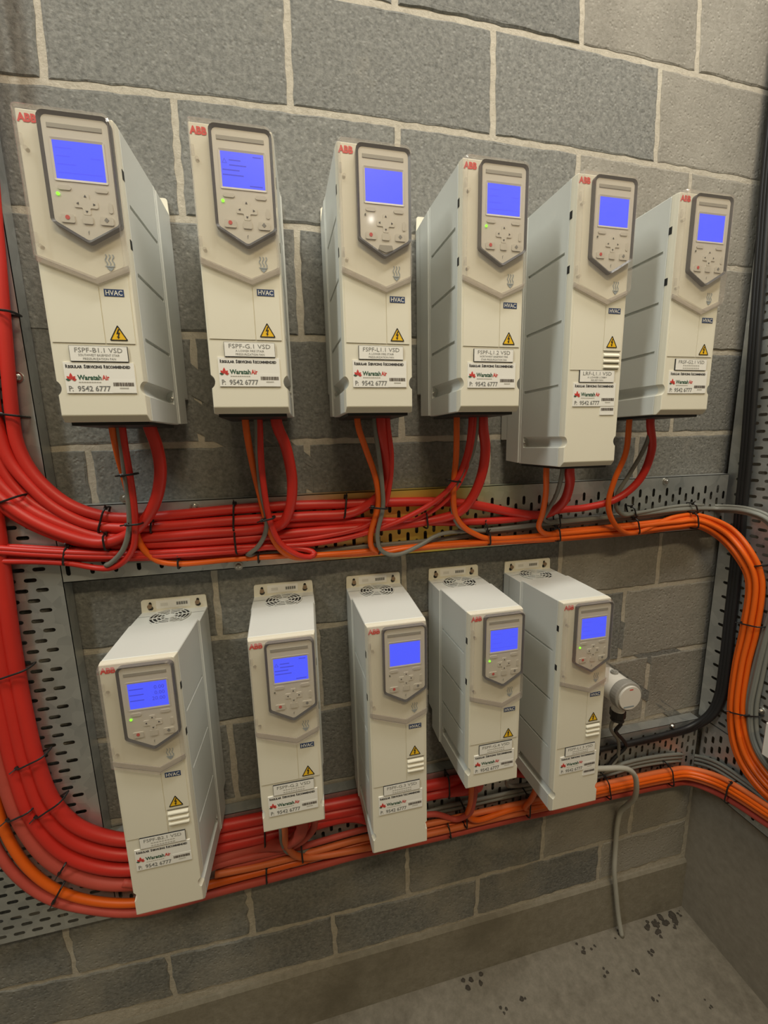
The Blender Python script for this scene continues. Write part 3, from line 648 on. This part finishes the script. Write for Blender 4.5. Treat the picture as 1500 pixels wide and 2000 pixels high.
cable('thick red cable bowed below drive FSPF-B1.1 turning towards the wall tray', [(291, 830, -.125), (303, 862), (312, 900), (313, 935), (304, 978), (284, 1015), (250, 1045, -.062), (197, 1060), (136, 1047), (68, 1019), (20, 988), (-20, 950), (-50, 900, -.050)], TH, 'cable_red', GR)
cable('thick red cable curving from under drive FSPF-L1.2 into the upper tray', [(943, 829, -.125), (948, 878), (940, 930), (921, 974), (897, 1000), (833, 1018, -.052), (760, 1027), (680, 1033), (560, 1043), (456, 1054), (295, 1063), (197, 1063), (136, 1053, -.043), (68, 1027), (15, 995), (-30, 950), (-60, 900)], TH, 'cable_red', GR)
cable('red cable sweeping from under the corner end drive along the upper tray', [(1270, 823, -.125), (1273, 878), (1249, 937), (1205, 974), (1145, 991, -.060), (1096, 996), (1050, 1006, -.045), (1000, 1014), (900, 1020), (760, 1018, -.043), (680, 1018), (600, 1022), (456, 1031), (295, 1038), (197, 1040), (136, 1018), (68, 985), (25, 945), (-5, 890), (-30, 800), (-50, 650)], .0082, 'cable_red', GR)
cable('thin red cable tied to a grey one below drive FSPF-B1.1', [(238, 830, -.125), (245, 880), (254, 932), (262, 990), (264, 1030), (260, 1070), (240, 1098), (212, 1110), (180, 1108, -.050), (142, 1101), (80, 1097), (0, 1096), (-60, 1095)], .0056, 'cable_red', GR)
cable('thin red cable below drive FSPF-G.1 making a hairpin on the upper tray', [(507, 829, -.125), (509, 880), (514, 940), (527, 1016), (547, 1060), (580, 1083, -.075), (605, 1088), (615, 1081), (600, 1074, -.055), (532, 1069), (456, 1077), (350, 1084), (250, 1088), (142, 1086), (60, 1082), (0, 1078), (-60, 1076)], .0056, 'cable_red', GR)
cable('thin red cable slanting from under drive FSPF-L1.2 down across the upper tray', [(920, 832, -.125), (911, 889), (891, 937), (855, 975), (800, 1008, -.070), (746, 1031), (680, 1050, -.055), (600, 1063), (456, 1070), (350, 1077), (250, 1081), (142, 1079), (60, 1075), (0, 1071), (-60, 1068)], .0056, 'cable_red', GR)
cable('thin red cable beside the thick one below drive FSPF-L1.1', [(757, 829, -.125), (764, 889), (761, 944), (750, 990), (725, 1022, -.060), (640, 1046), (540, 1058), (456, 1063, -.042), (350, 1072), (250, 1075), (142, 1074), (60, 1070), (-60, 1062)], .0056, 'cable_red', GR)
cable('thin pinkish red cable running level along the upper tray to drive FSPF-L1.2', [(926, 832, -.125), (917, 889), (899, 940), (862, 985), (800, 1020, -.052), (720, 1037), (640, 1054), (520, 1064), (456, 1084, -.042), (300, 1090), (142, 1092), (0, 1088), (-60, 1087)], .0050, 'cable_red', GR)
# oranges: six drops meet in one bundle that turns the corner
BC = [((700, 1075), (0, -1), 7), ((850, 1060), (0, -1), 8), ((953, 1052), (0, -1), 9), ((1090, 1043), (0, -1), 10), ((1180, 1035), (0, -1), 11), ((1250, 1028), (0, -1), 12), ((1320, 1020), (0, -1), 11), ((1366, 1018), (.1, -1), 11)]
BS = [((1418, 1043), (.6, -.8), 15), ((1453, 1083), (.9, -.45), 15), ((1474, 1130), (1, -.1), 14), ((1464, 1230), (1, .15), 14), ((1448, 1300), (1, .15), 13), ((1438, 1390), (1, 0), 13), ((1446, 1450), (1, -.2), 15), ((1464, 1492), (.85, -.5), 16), ((1502, 1540), (.7, -.7), 16), ((1560, 1585), (.6, -.8), 16)]
def bundle(o, start, y, xo):
    q = [(c[0] - n[0] * h * o, c[1] - n[1] * h * o, y) for c, n, h in BC if c[0] > start]
    return q + [(c[0] - n[0] * h * o, c[1] - n[1] * h * o, 'x', TX - xo - (.034, .020, .006)[i] if i < 3 else TX - xo) for i, (c, n, h) in enumerate(BS)]
OR = .0060
cable('orange cable emerging behind the tied pair below drive FSPF-B1.1', [(219, 830, -.125), (231, 889), (250, 960, -.062), (270, 1053, -.060), (287, 1080), (308, 1095), (345, 1101, -.050), (456, 1092), (590, 1084)] + bundle(1.0, 600, -.040, .009), OR, 'cable_orange', GO)
cable('orange cable behind the red one below drive FSPF-G.1', [(480, 829, -.125), (489, 885), (506, 960, -.080), (530, 1045), (552, 1077), (578, 1089, -.055), (625, 1084)] + bundle(.45, 640, -.045, .010), OR, 'cable_orange', GO)
cable('orange cable crossing the tie below drive FSPF-L1.1', [(699, 829, -.125), (713, 873), (734, 935), (739, 985), (724, 1045), (727, 1071), (745, 1079, -.055), (790, 1072)] + bundle(.75, 800, -.053, .020), OR, 'cable_orange', GO)
cable('orange cable looping under drive FSPF-L1.2 into the orange bundle', [(892, 829, -.125), (891, 889), (886, 950), (889, 1003), (907, 1030), (930, 1044, -.058)] + bundle(-.05, 940, -.055, .021), OR, 'cable_orange', GO)
cable('orange cable dropping straight from drive LRF-L1.1 into the orange bundle', [(1067, 921, -.125), (1066, 965), (1059, 1005), (1052, 1028), (1060, 1040), (1076, 1043, -.056)] + bundle(-.45, 1080, -.045, .011), OR, 'cable_orange', GO)
cable('orange cable in a long loop below the corner end drive', [(1229, 824, -.125), (1222, 885), (1200, 938), (1188, 985), (1198, 1020), (1220, 1040), (1243, 1040, -.060)] + bundle(-1.0, 1300, -.045, .012), OR, 'cable_orange', GO)
# greys
GC = [((600, 1075), 4), ((700, 1065), 5), ((860, 1050), 6), ((950, 1035), 7), ((1090, 1019), 7), ((1180, 1010), 7), ((1250, 1003), 7), ((1330, 994), 6)]
GS = [((1400, 993), (0, -1), 5), ((1460, 998), (.2, -1), 5), ((1500, 1014), (.6, -.8), 6), ((1530, 1060), (1, -.2), 8), ((1525, 1150), (1, 0), 9), ((1496, 1250), (1, .1), 9), ((1479, 1320), (1, .1), 10), ((1467, 1390), (1, 0), 10), ((1474, 1450), (1, -.3), 9), ((1500, 1495), (.8, -.5), 9), ((1560, 1545), (.6, -.8), 9)]
def grey(o, start, y, xo): return [(c[0], c[1] + h * o, y) for c, h in GC if c[0] > start] + [(c[0] - n[0] * h * o, c[1] - n[1] * h * o, 'x', TX - xo - (.03, .026, .014)[i] if i < 3 else TX - xo) for i, (c, n, h) in enumerate(GS)]
RG = .0046
cable('grey cable tied to the thin red one below drive FSPF-B1.1', [(231, 830, -.125), (237, 870), (245, 932), (252, 990), (252, 1035), (240, 1075), (216, 1100), (208, 1104, -.062), (225, 1098, -.040), (300, 1094, -.036), (400, 1091), (500, 1084)] + grey(1, 520, -.037, .007), RG, 'cable_grey', GG)
cable('grey cable tied to the red one below drive FSPF-G.1', [(501, 829, -.125), (504, 900), (510, 960), (521, 1014), (517, 1045), (500, 1072), (484, 1083, -.056), (500, 1083, -.042), (540, 1079)] + grey(.5, 580, -.037, .008), RG, 'cable_grey', GG)
cable('grey cable sagging below the others under drive FSPF-L1.1', [(732, 829, -.125), (740, 889), (746, 944), (748, 990), (737, 1045), (743, 1073), (760, 1083, -.066), (782, 1082), (822, 1064), (858, 1044, -.052)] + grey(0, 900, -.045, .013), RG, 'cable_grey', GG)
cable('grey cable in a loop below drive FSPF-L1.2', [(931, 832, -.125), (921, 889), (901, 930), (886, 965), (886, 1008), (900, 1030), (925, 1036, -.055)] + grey(.3, 948, -.046, .014), RG, 'cable_grey', GG)
cable('grey cable beside the red one below drive LRF-L1.1', [(1098, 923, -.125), (1086, 968), (1070, 997), (1062, 1014), (1072, 1020, -.050)] + grey(-.3, 1089, -.040, .007), RG, 'cable_grey', GG)
cable('grey cable in a wide loop below the corner end drive', [(1274, 824, -.125), (1261, 870), (1224, 935), (1206, 964), (1203, 990), (1217, 1006), (1240, 1003, -.050)] + grey(-1, 1300, -.042, .008), RG, 'cable_grey', GG)

# lower run
GR2, GO2 = 'red cables of the lower run', 'orange cables of the lower run'
def lowred(label, a, b, r=.0125, y=-.045, mat='cable_red'): cable(label, [(p[0], p[1], y) for p in a] + b, r, mat, GR2)
lowred('inner thick red cable of the lower bend, ending at the last lower drive', [(-14, 980), (5, 1110), (24, 1250), (49, 1390), (72, 1485), (104, 1565), (150, 1612), (210, 1635), (262, 1640), (345, 1627), (430, 1614), (510, 1598), (600, 1581), (690, 1563), (780, 1546), (860, 1530), (920, 1520), (1000, 1507)], [(1040, 1512, -.07), (1060, 1532, -.125)])
lowred('second thick red cable of the lower bend, ending at drive FSPF-G.4', [(-40, 980), (-18, 1110), (0, 1250), (26, 1390), (51, 1495), (87, 1587), (140, 1640), (205, 1664), (262, 1668), (345, 1652), (430, 1634), (510, 1617), (600, 1598), (690, 1581), (780, 1565), (860, 1548)], [(920, 1540, -.08), (935, 1528, -.125)])
lowred('third thick red cable of the lower bend, ending at drive FSPF-G.3', [(-60, 1110), (-30, 1250), (4, 1395), (28, 1500), (66, 1602), (125, 1666), (195, 1693), (262, 1697), (345, 1678), (430, 1654), (510, 1635), (600, 1613), (690, 1594)], [(740, 1610, -.08), (760, 1640, -.125)], y=-.046)
lowred('outer thick red cable of the lower bend, ending at drive FSPF-G.2', [(-90, 1110), (-55, 1250), (-20, 1400), (5, 1505), (42, 1608), (100, 1682), (175, 1719), (262, 1725), (345, 1702), (430, 1674), (510, 1652, -.05)], [(560, 1646, -.09), (590, 1620, -.125)], y=-.046, mat='cable_red_dusty')
cable('red cable rising under drive FSPF-G.2', [(615, 1600, -.125), (610, 1622), (585, 1645), (540, 1662, -.055), (480, 1676), (430, 1688), (345, 1716), (280, 1727), (240, 1724)], .0075, 'cable_red_dusty', GR2)
O1 = [(265, 1763), (345, 1746), (430, 1722), (515, 1700), (610, 1675), (700, 1650), (850, 1617), (1000, 1583), (1080, 1566), (1180, 1541), (1245, 1527), (1300, 1516), (1345, 1511)]
O1S = [(1395, 1525), (1445, 1552), (1500, 1588), (1580, 1640)]
def lowor(label, start, dy, y, xo, r, mat, x0=-999):
    b = [(a[0], a[1] + dy * (1 if a[0] < 1000 else .9), y) for a in O1 if a[0] > x0] + [(a[0] - dy * .35, a[1] + dy * .95, 'x', TX - xo) for a in O1S]
    cable(label, start + b, r, mat, GO2)
lowor('upper orange cable of the bottom run, first in the outer bend', [(-40, 1440, -.045), (-14, 1540, -.045), (14, 1632), (58, 1698), (112, 1738), (180, 1759)], 0, -.045, .013, .0085, 'cable_orange')
lowor('dusty red cable lowest in the outer bend of the bottom run', [(-60, 1500, -.045), (-30, 1600, -.045), (2, 1672), (45, 1722), (100, 1757), (175, 1776)], 19, -.045, .013, .0085, 'cable_red_dusty')
lowor('dusty orange cable on top of the bottom run', [(420, 1708, -.060)], -11, -.055, .024, .0070, 'cable_orange_dusty', 440)
lowor('dusty orange cable in the middle of the bottom run, from drive FSPF-G.2', [(556, 1622, -.125), (560, 1650), (590, 1674, -.065)], 9, -.060, .024, .0070, 'cable_orange_dusty', 620)
lowor('orange cable curving down from drive FSPF-G.4 into the bottom run', [(921, 1540, -.125), (919, 1570), (914, 1594, -.075), (930, 1602)], -2, -.062, .028, .0065, 'cable_orange', 990)
lowor('orange cable curving down from the last lower drive into the bottom run', [(1046, 1540, -.125), (1038, 1560), (1026, 1578, -.075), (1050, 1577)], 4, -.064, .030, .0065, 'cable_orange', 1070)
cable('dusty red cable beside the orange one under drive FSPF-G.4', [(928, 1540, -.125), (925, 1565), (917, 1588), (890, 1600, -.060), (850, 1590), (800, 1598), (740, 1612), (690, 1625), (610, 1648), (500, 1680, -.05), (430, 1699)], .0065, 'cable_red_dusty', GR2)
def lowgrey(label, start, dy, x0, y=-.040):
    b = [(540, 1668), (620, 1648), (700, 1630), (860, 1578), (960, 1556), (1060, 1533), (1180, 1508), (1245, 1490), (1310, 1480)]
    s = [(1352, 1481), (1400, 1496), (1450, 1528), (1500, 1566), (1580, 1620)]
    cable(label, start + [(a[0], a[1] + dy, y) for a in b if a[0] > x0] + [(a[0] - dy * .4, a[1] + dy, 'x', TX - .009) for a in s], .0048, 'cable_grey', 'grey cables of the lower run')
lowgrey('grey cable rising in a loop under drive FSPF-G.2', [(549, 1622, -.125), (551, 1645), (562, 1664), (585, 1666, -.060)], 0, 600)
lowgrey('grey cable of the bottom run under drive FSPF-G.3', [(735, 1640, -.12), (722, 1622, -.10), (735, 1605, -.06)], 7, 800)
lowgrey('grey cable of the bottom run behind the last lower drive', [(990, 1520, -.10), (995, 1535, -.06)], -6, 1050)
# black trunk cable on the side tray
BK = [(1503, 300), (1487, 500), (1472, 700), (1457, 900), (1447, 1000), (1438, 1100), (1427, 1200), (1416, 1300), (1406, 1362)]
for i, lab in enumerate(('black cable nearest the corner on the side tray, ending along the low tray', 'middle black cable on the side tray, bending away above the low tray', 'black cable on the side tray nearest the orange bundle')):
    o = (i - 1) * 6.5
    cable(lab, [(x + o, y, 'x', TX - .009) for x, y in BK] + [(1388 + o * .6, 1396 + o * .5, 'x', TX - .020), (1352 + o * .3, 1420 + o * .4, -.044), (1300, 1436 + o * .3, -.040), (1240, 1450 + o * .2, -.040), (1185, 1461, -.040 - .002 * i), (1130, 1473, -.040)][:6 if i else 6], .0068, 'black', 'black cables')

# ------------------------------------------------------------------ cable ties
def tie(label, a, b, y, back=None, x=None, r=.0019):
    A, B_ = (at_x(*a, x), at_x(*b, x)) if x else (at_y(*a, y), at_y(*b, y))
    off = Vector((back or .022, 0, 0)) if x else Vector((0, back or .022, 0))
    P = [A + off, A + off * .35, A.lerp(B_, .12) , A.lerp(B_, .5) - off * .04, A.lerp(B_, .88), B_ + off * .35, B_ + off]
    P = spline(P, .006)
    me = join([tube(P, r, 6, True, 1.0), cyl(A + off * .3, (B_ - A).normalized(), .0034, .006, 6), tube([A + off * .3, A + off * .1 + (A - B_).normalized() * .008 - off * .2], .0013, 5)])
    tag(put('cable_tie', me, 'tie_black'), label, 'cable tie', 'black cable ties')
tie('upper cable tie on the red and grey pair below drive FSPF-B1.1', (236, 929), (262, 926), -.114, .020)
tie('lower cable tie on the red and grey pair below drive FSPF-B1.1', (245, 1026), (273, 1024), -.098, .020)
tie('cable tie on the red and grey pair below drive FSPF-G.1', (511, 1018), (536, 1012), -.106, .022)
tie('cable tie round orange and grey cables below drive FSPF-L1.1', (729, 992), (759, 994), -.102, .026)
tie('cable tie round the crossing cables below drive FSPF-L1.2', (879, 939), (902, 942), -.116, .026)
tie('cable tie on the two upper red cables in the bend of the upper tray', (203, 993), (190, 1043), -.058, .026)
tie('cable tie on the two middle red cables in the bend of the upper tray', (200, 1045), (206, 1078), -.072, .04)
tie('cable tie on the thin red cables near the wall tray', (127, 1069), (122, 1106), -.058, .026)
tie('short cable tie on the red cable right below drive FSPF-B1.1', (295, 1017), (294, 1042), -.060, .028)
tie('cable tie across the red cables between drives FSPF-B1.1 and FSPF-G.1', (456, 984), (456, 1042), -.062, .030)
tie('cable tie across the lower red cables between drives FSPF-B1.1 and FSPF-G.1', (457, 1040), (462, 1085), -.066, .034)
tie('cable tie across the two top red cables between drives FSPF-G.1 and FSPF-L1.1', (677, 970), (673, 1014), -.064, .032)
tie('cable tie on the first orange cable of the upper tray', (347, 1093), (348, 1112), -.058, .026)
tie('cable tie on orange cables by the hairpin in the upper tray', (504, 1080), (505, 1101), -.056, .024)
tie('cable tie on orange cables just beside the sagging grey cable', (742, 1055), (742, 1084), -.070, .036)
tie('cable tie on the red cables below drive FSPF-L1.2', (833, 1000), (836, 1034), -.066, .034)
tie('cable tie on the orange bundle below drive FSPF-L1.2', (957, 1040), (958, 1066), -.065, .032)
tie('cable tie on the grey cables below drive FSPF-L1.2', (950, 1022), (954, 1046), -.055, .022)
tie('cable tie on the orange bundle below drive LRF-L1.1', (1092, 1030), (1095, 1059), -.066, .034)
tie('cable tie on the grey cables below drive LRF-L1.1', (1092, 1002), (1095, 1032), -.056, .024)
tie('cable tie on the orange bundle below the corner end drive', (1245, 1013), (1250, 1045), -.068, .036)
tie('cable tie on the grey cables below the corner end drive', (1238, 990), (1244, 1016), -.056, .024)
tie('cable tie on the orange bundle before the corner', (1362, 1003), (1364, 1034), -.066, .034)
tie('cable tie on the grey cables before the corner', (1358, 984), (1364, 1004), -.056, .024)
tie('upper cable tie on the upright orange bundle', (1456, 1108), (1494, 1104), 0, .028, TX - .030)
tie('middle cable tie on the upright orange bundle', (1444, 1217), (1484, 1226), 0, .028, TX - .030)
tie('lower cable tie on the upright orange bundle', (1422, 1390), (1456, 1398), 0, .028, TX - .030)
tie('cable tie on the upright grey cables', (1452, 1398), (1482, 1400), 0, .016, TX - .018)
tie('cable tie on the red cables high on the wall tray', (-12, 604), (22, 608), -.060, .026)
tie('cable tie on the red cables of the wall tray above the bend', (-4, 808), (40, 813), -.060, .026)
tie('cable tie on the red cables in the bend beside the wall tray', (-10, 985), (38, 968), -.064, .028)
tie('upper cable tie on the lower upright red cables', (-18, 1332), (53, 1308), -.064, .026)
tie('middle cable tie on the lower upright red cables', (28, 1506), (86, 1478), -.064, .026)
tie('cable tie on the two inner red cables of the lower bend', (66, 1602), (120, 1566), -.064, .026)
tie('cable tie on the two outer red cables of the lower bend', (10, 1608), (60, 1585), -.064, .026)
tie('cable tie on the orange cables at the outer bend', (100, 1770), (122, 1730), -.062, .026)
tie('cable tie on the outer red cable of the lower bend', (112, 1712), (126, 1690), -.064, .026)
tie('cable tie on the red cables under drive FSPF-G.2', (516, 1588), (518, 1664), -.062, .026)
tie('cable tie on grey and orange cables beside drive FSPF-G.2', (588, 1648), (592, 1690), -.074, .036)
tie('cable tie on the bottom run between the first two lower drives', (520, 1700), (521, 1730), -.060, .026)
tie('cable tie on red cables between drives FSPF-G.3 and FSPF-G.4', (877, 1520), (878, 1562), -.066, .028)
tie('cable tie on the bottom run below drive FSPF-G.3', (876, 1612), (882, 1642), -.064, .030)
tie('cable tie on the orange drop below drive FSPF-G.4', (911, 1588), (912, 1622), -.078, .044)
tie('cable tie on the orange drop before the last lower drive', (1036, 1562), (1034, 1602), -.080, .044)
tie('cable tie on the bottom run beside the last lower drive', (1188, 1524), (1194, 1566), -.072, .038)
tie('cable tie on the bottom run at the room corner', (1312, 1500), (1316, 1540), -.072, .038)
tie('cable tie on the bottom run on the side wall', (1424, 1530), (1414, 1570), 0, .026, TX - .036)

# ------------------------------------------------------------------ pressure transmitter, conduit, box
c1 = at_y(1231, 1364, -.115); 
t = thing('pressure_transmitter', (c1.x, 0, c1.z), 'round white pressure transmitter with grey ring on the wall beside the last lower drive', 'transmitter')
put('mounting_bracket', box(-.022, .022, -.030, -.0045, -.03, .03, .002), 'device_grey', t)
put('housing', join([cyl((0, -.060, 0), (0, 1, 0), .036, .062, 28, None, .003), cyl((0, -.032, 0), (0, 1, 0), .026, .02, 24)]), 'device_white', t, True)
put('cover_ring', join([cyl((0, -.100, 0), (0, 1, 0), .0385, .022, 32, None, .003)]), 'device_grey', t)
fd = put('face', cyl((0, -.1125, 0), (0, 1, 0), .0315, .006, 32, None, .0012), 'device_white', t)
put('print', join([box(-.018, .012, -.1157, -.1159, -.0245, -.0205)]), 'symbol_blue', fd); put('logo_mark', box(-.004, .006, -.1157, -.1159, .022, .0245), 'logo_red', fd)
put('plug', join([cyl((0, -.060, .035), (0, 0, 1), .009, .012, 14), cyl((0, -.060, .041), (0, 0, 1), .006, .004, 6)]), 'device_grey', t)
put('neck', cyl((-.004, -.085, -.043), (0, 0, 1), .016, .02, 20), 'device_white', t)
put('cable_gland', join([cyl((-.004, -.085, -.060), (0, 0, 1), .0185, .018, 8), cyl((-.004, -.085, -.073), (0, 0, 1), .0165, .012, 16, .012)]), 'tie_black', t)
g = Vector((c1.x - .004, -.085, c1.z - .076))
P = [g + Vector((.006, 0, .006)), g + Vector((.012, 0, -.02)), g + Vector((.010, .012, -.045)), at_y(1222, 1458, -.055), at_y(1200, 1480, -.05), at_y(1185, 1500, -.05)]
tag(put('cable', tube(spline(P), .0048, 8), 'black', None, True), 'thin black cable hanging from the gland of the pressure transmitter', 'cable', 'black cables')
P = [g + Vector((-.008, 0, .006)), g + Vector((-.010, .008, -.03)), at_y(1208, 1450, -.06), at_y(1203, 1485, -.05), at_y(1180, 1505, -.05)]
tag(put('cable', tube(spline(P), .0042, 8), 'cable_grey', None, True), 'thin grey cable hanging from the gland of the pressure transmitter', 'cable', GG)
P = path([(1150, 1502, -.105), (1180, 1501, -.105), (1210, 1500, -.105), (1228, 1503, -.105), (1240, 1515, -.104), (1243, 1535, -.100), (1240, 1556, -.085), (1226, 1572, -.050), (1212, 1585, -.022), (1206, 1610, -.017), (1202, 1660, -.017), (1200, 1700, -.022), (1203, 1740, -.024), (1208, 1790, -.026)])
P.append(Vector((P[-1].x + .01, -.035, .002)))
tag(put('conduit', tube(spline(P), .0066, 14), 'conduit_grey', None, True), 'grey conduit bent over the bottom cables and running down to the floor', 'conduit')
q = at_x(1492, 1440, TX - .05)
t = thing('junction_box', (XR, q.y - .055, q.z - .04), 'white box on the side wall tray at the picture edge', 'box')
put('box_body', box(TX - .05 - XR, TX - .001 - XR, -.05, .05, 0, .085, .003), 'device_white', t); put('box_lid', box(TX - .058 - XR, TX - .049 - XR, -.051, .051, -.001, .086, .002), 'device_white', t)
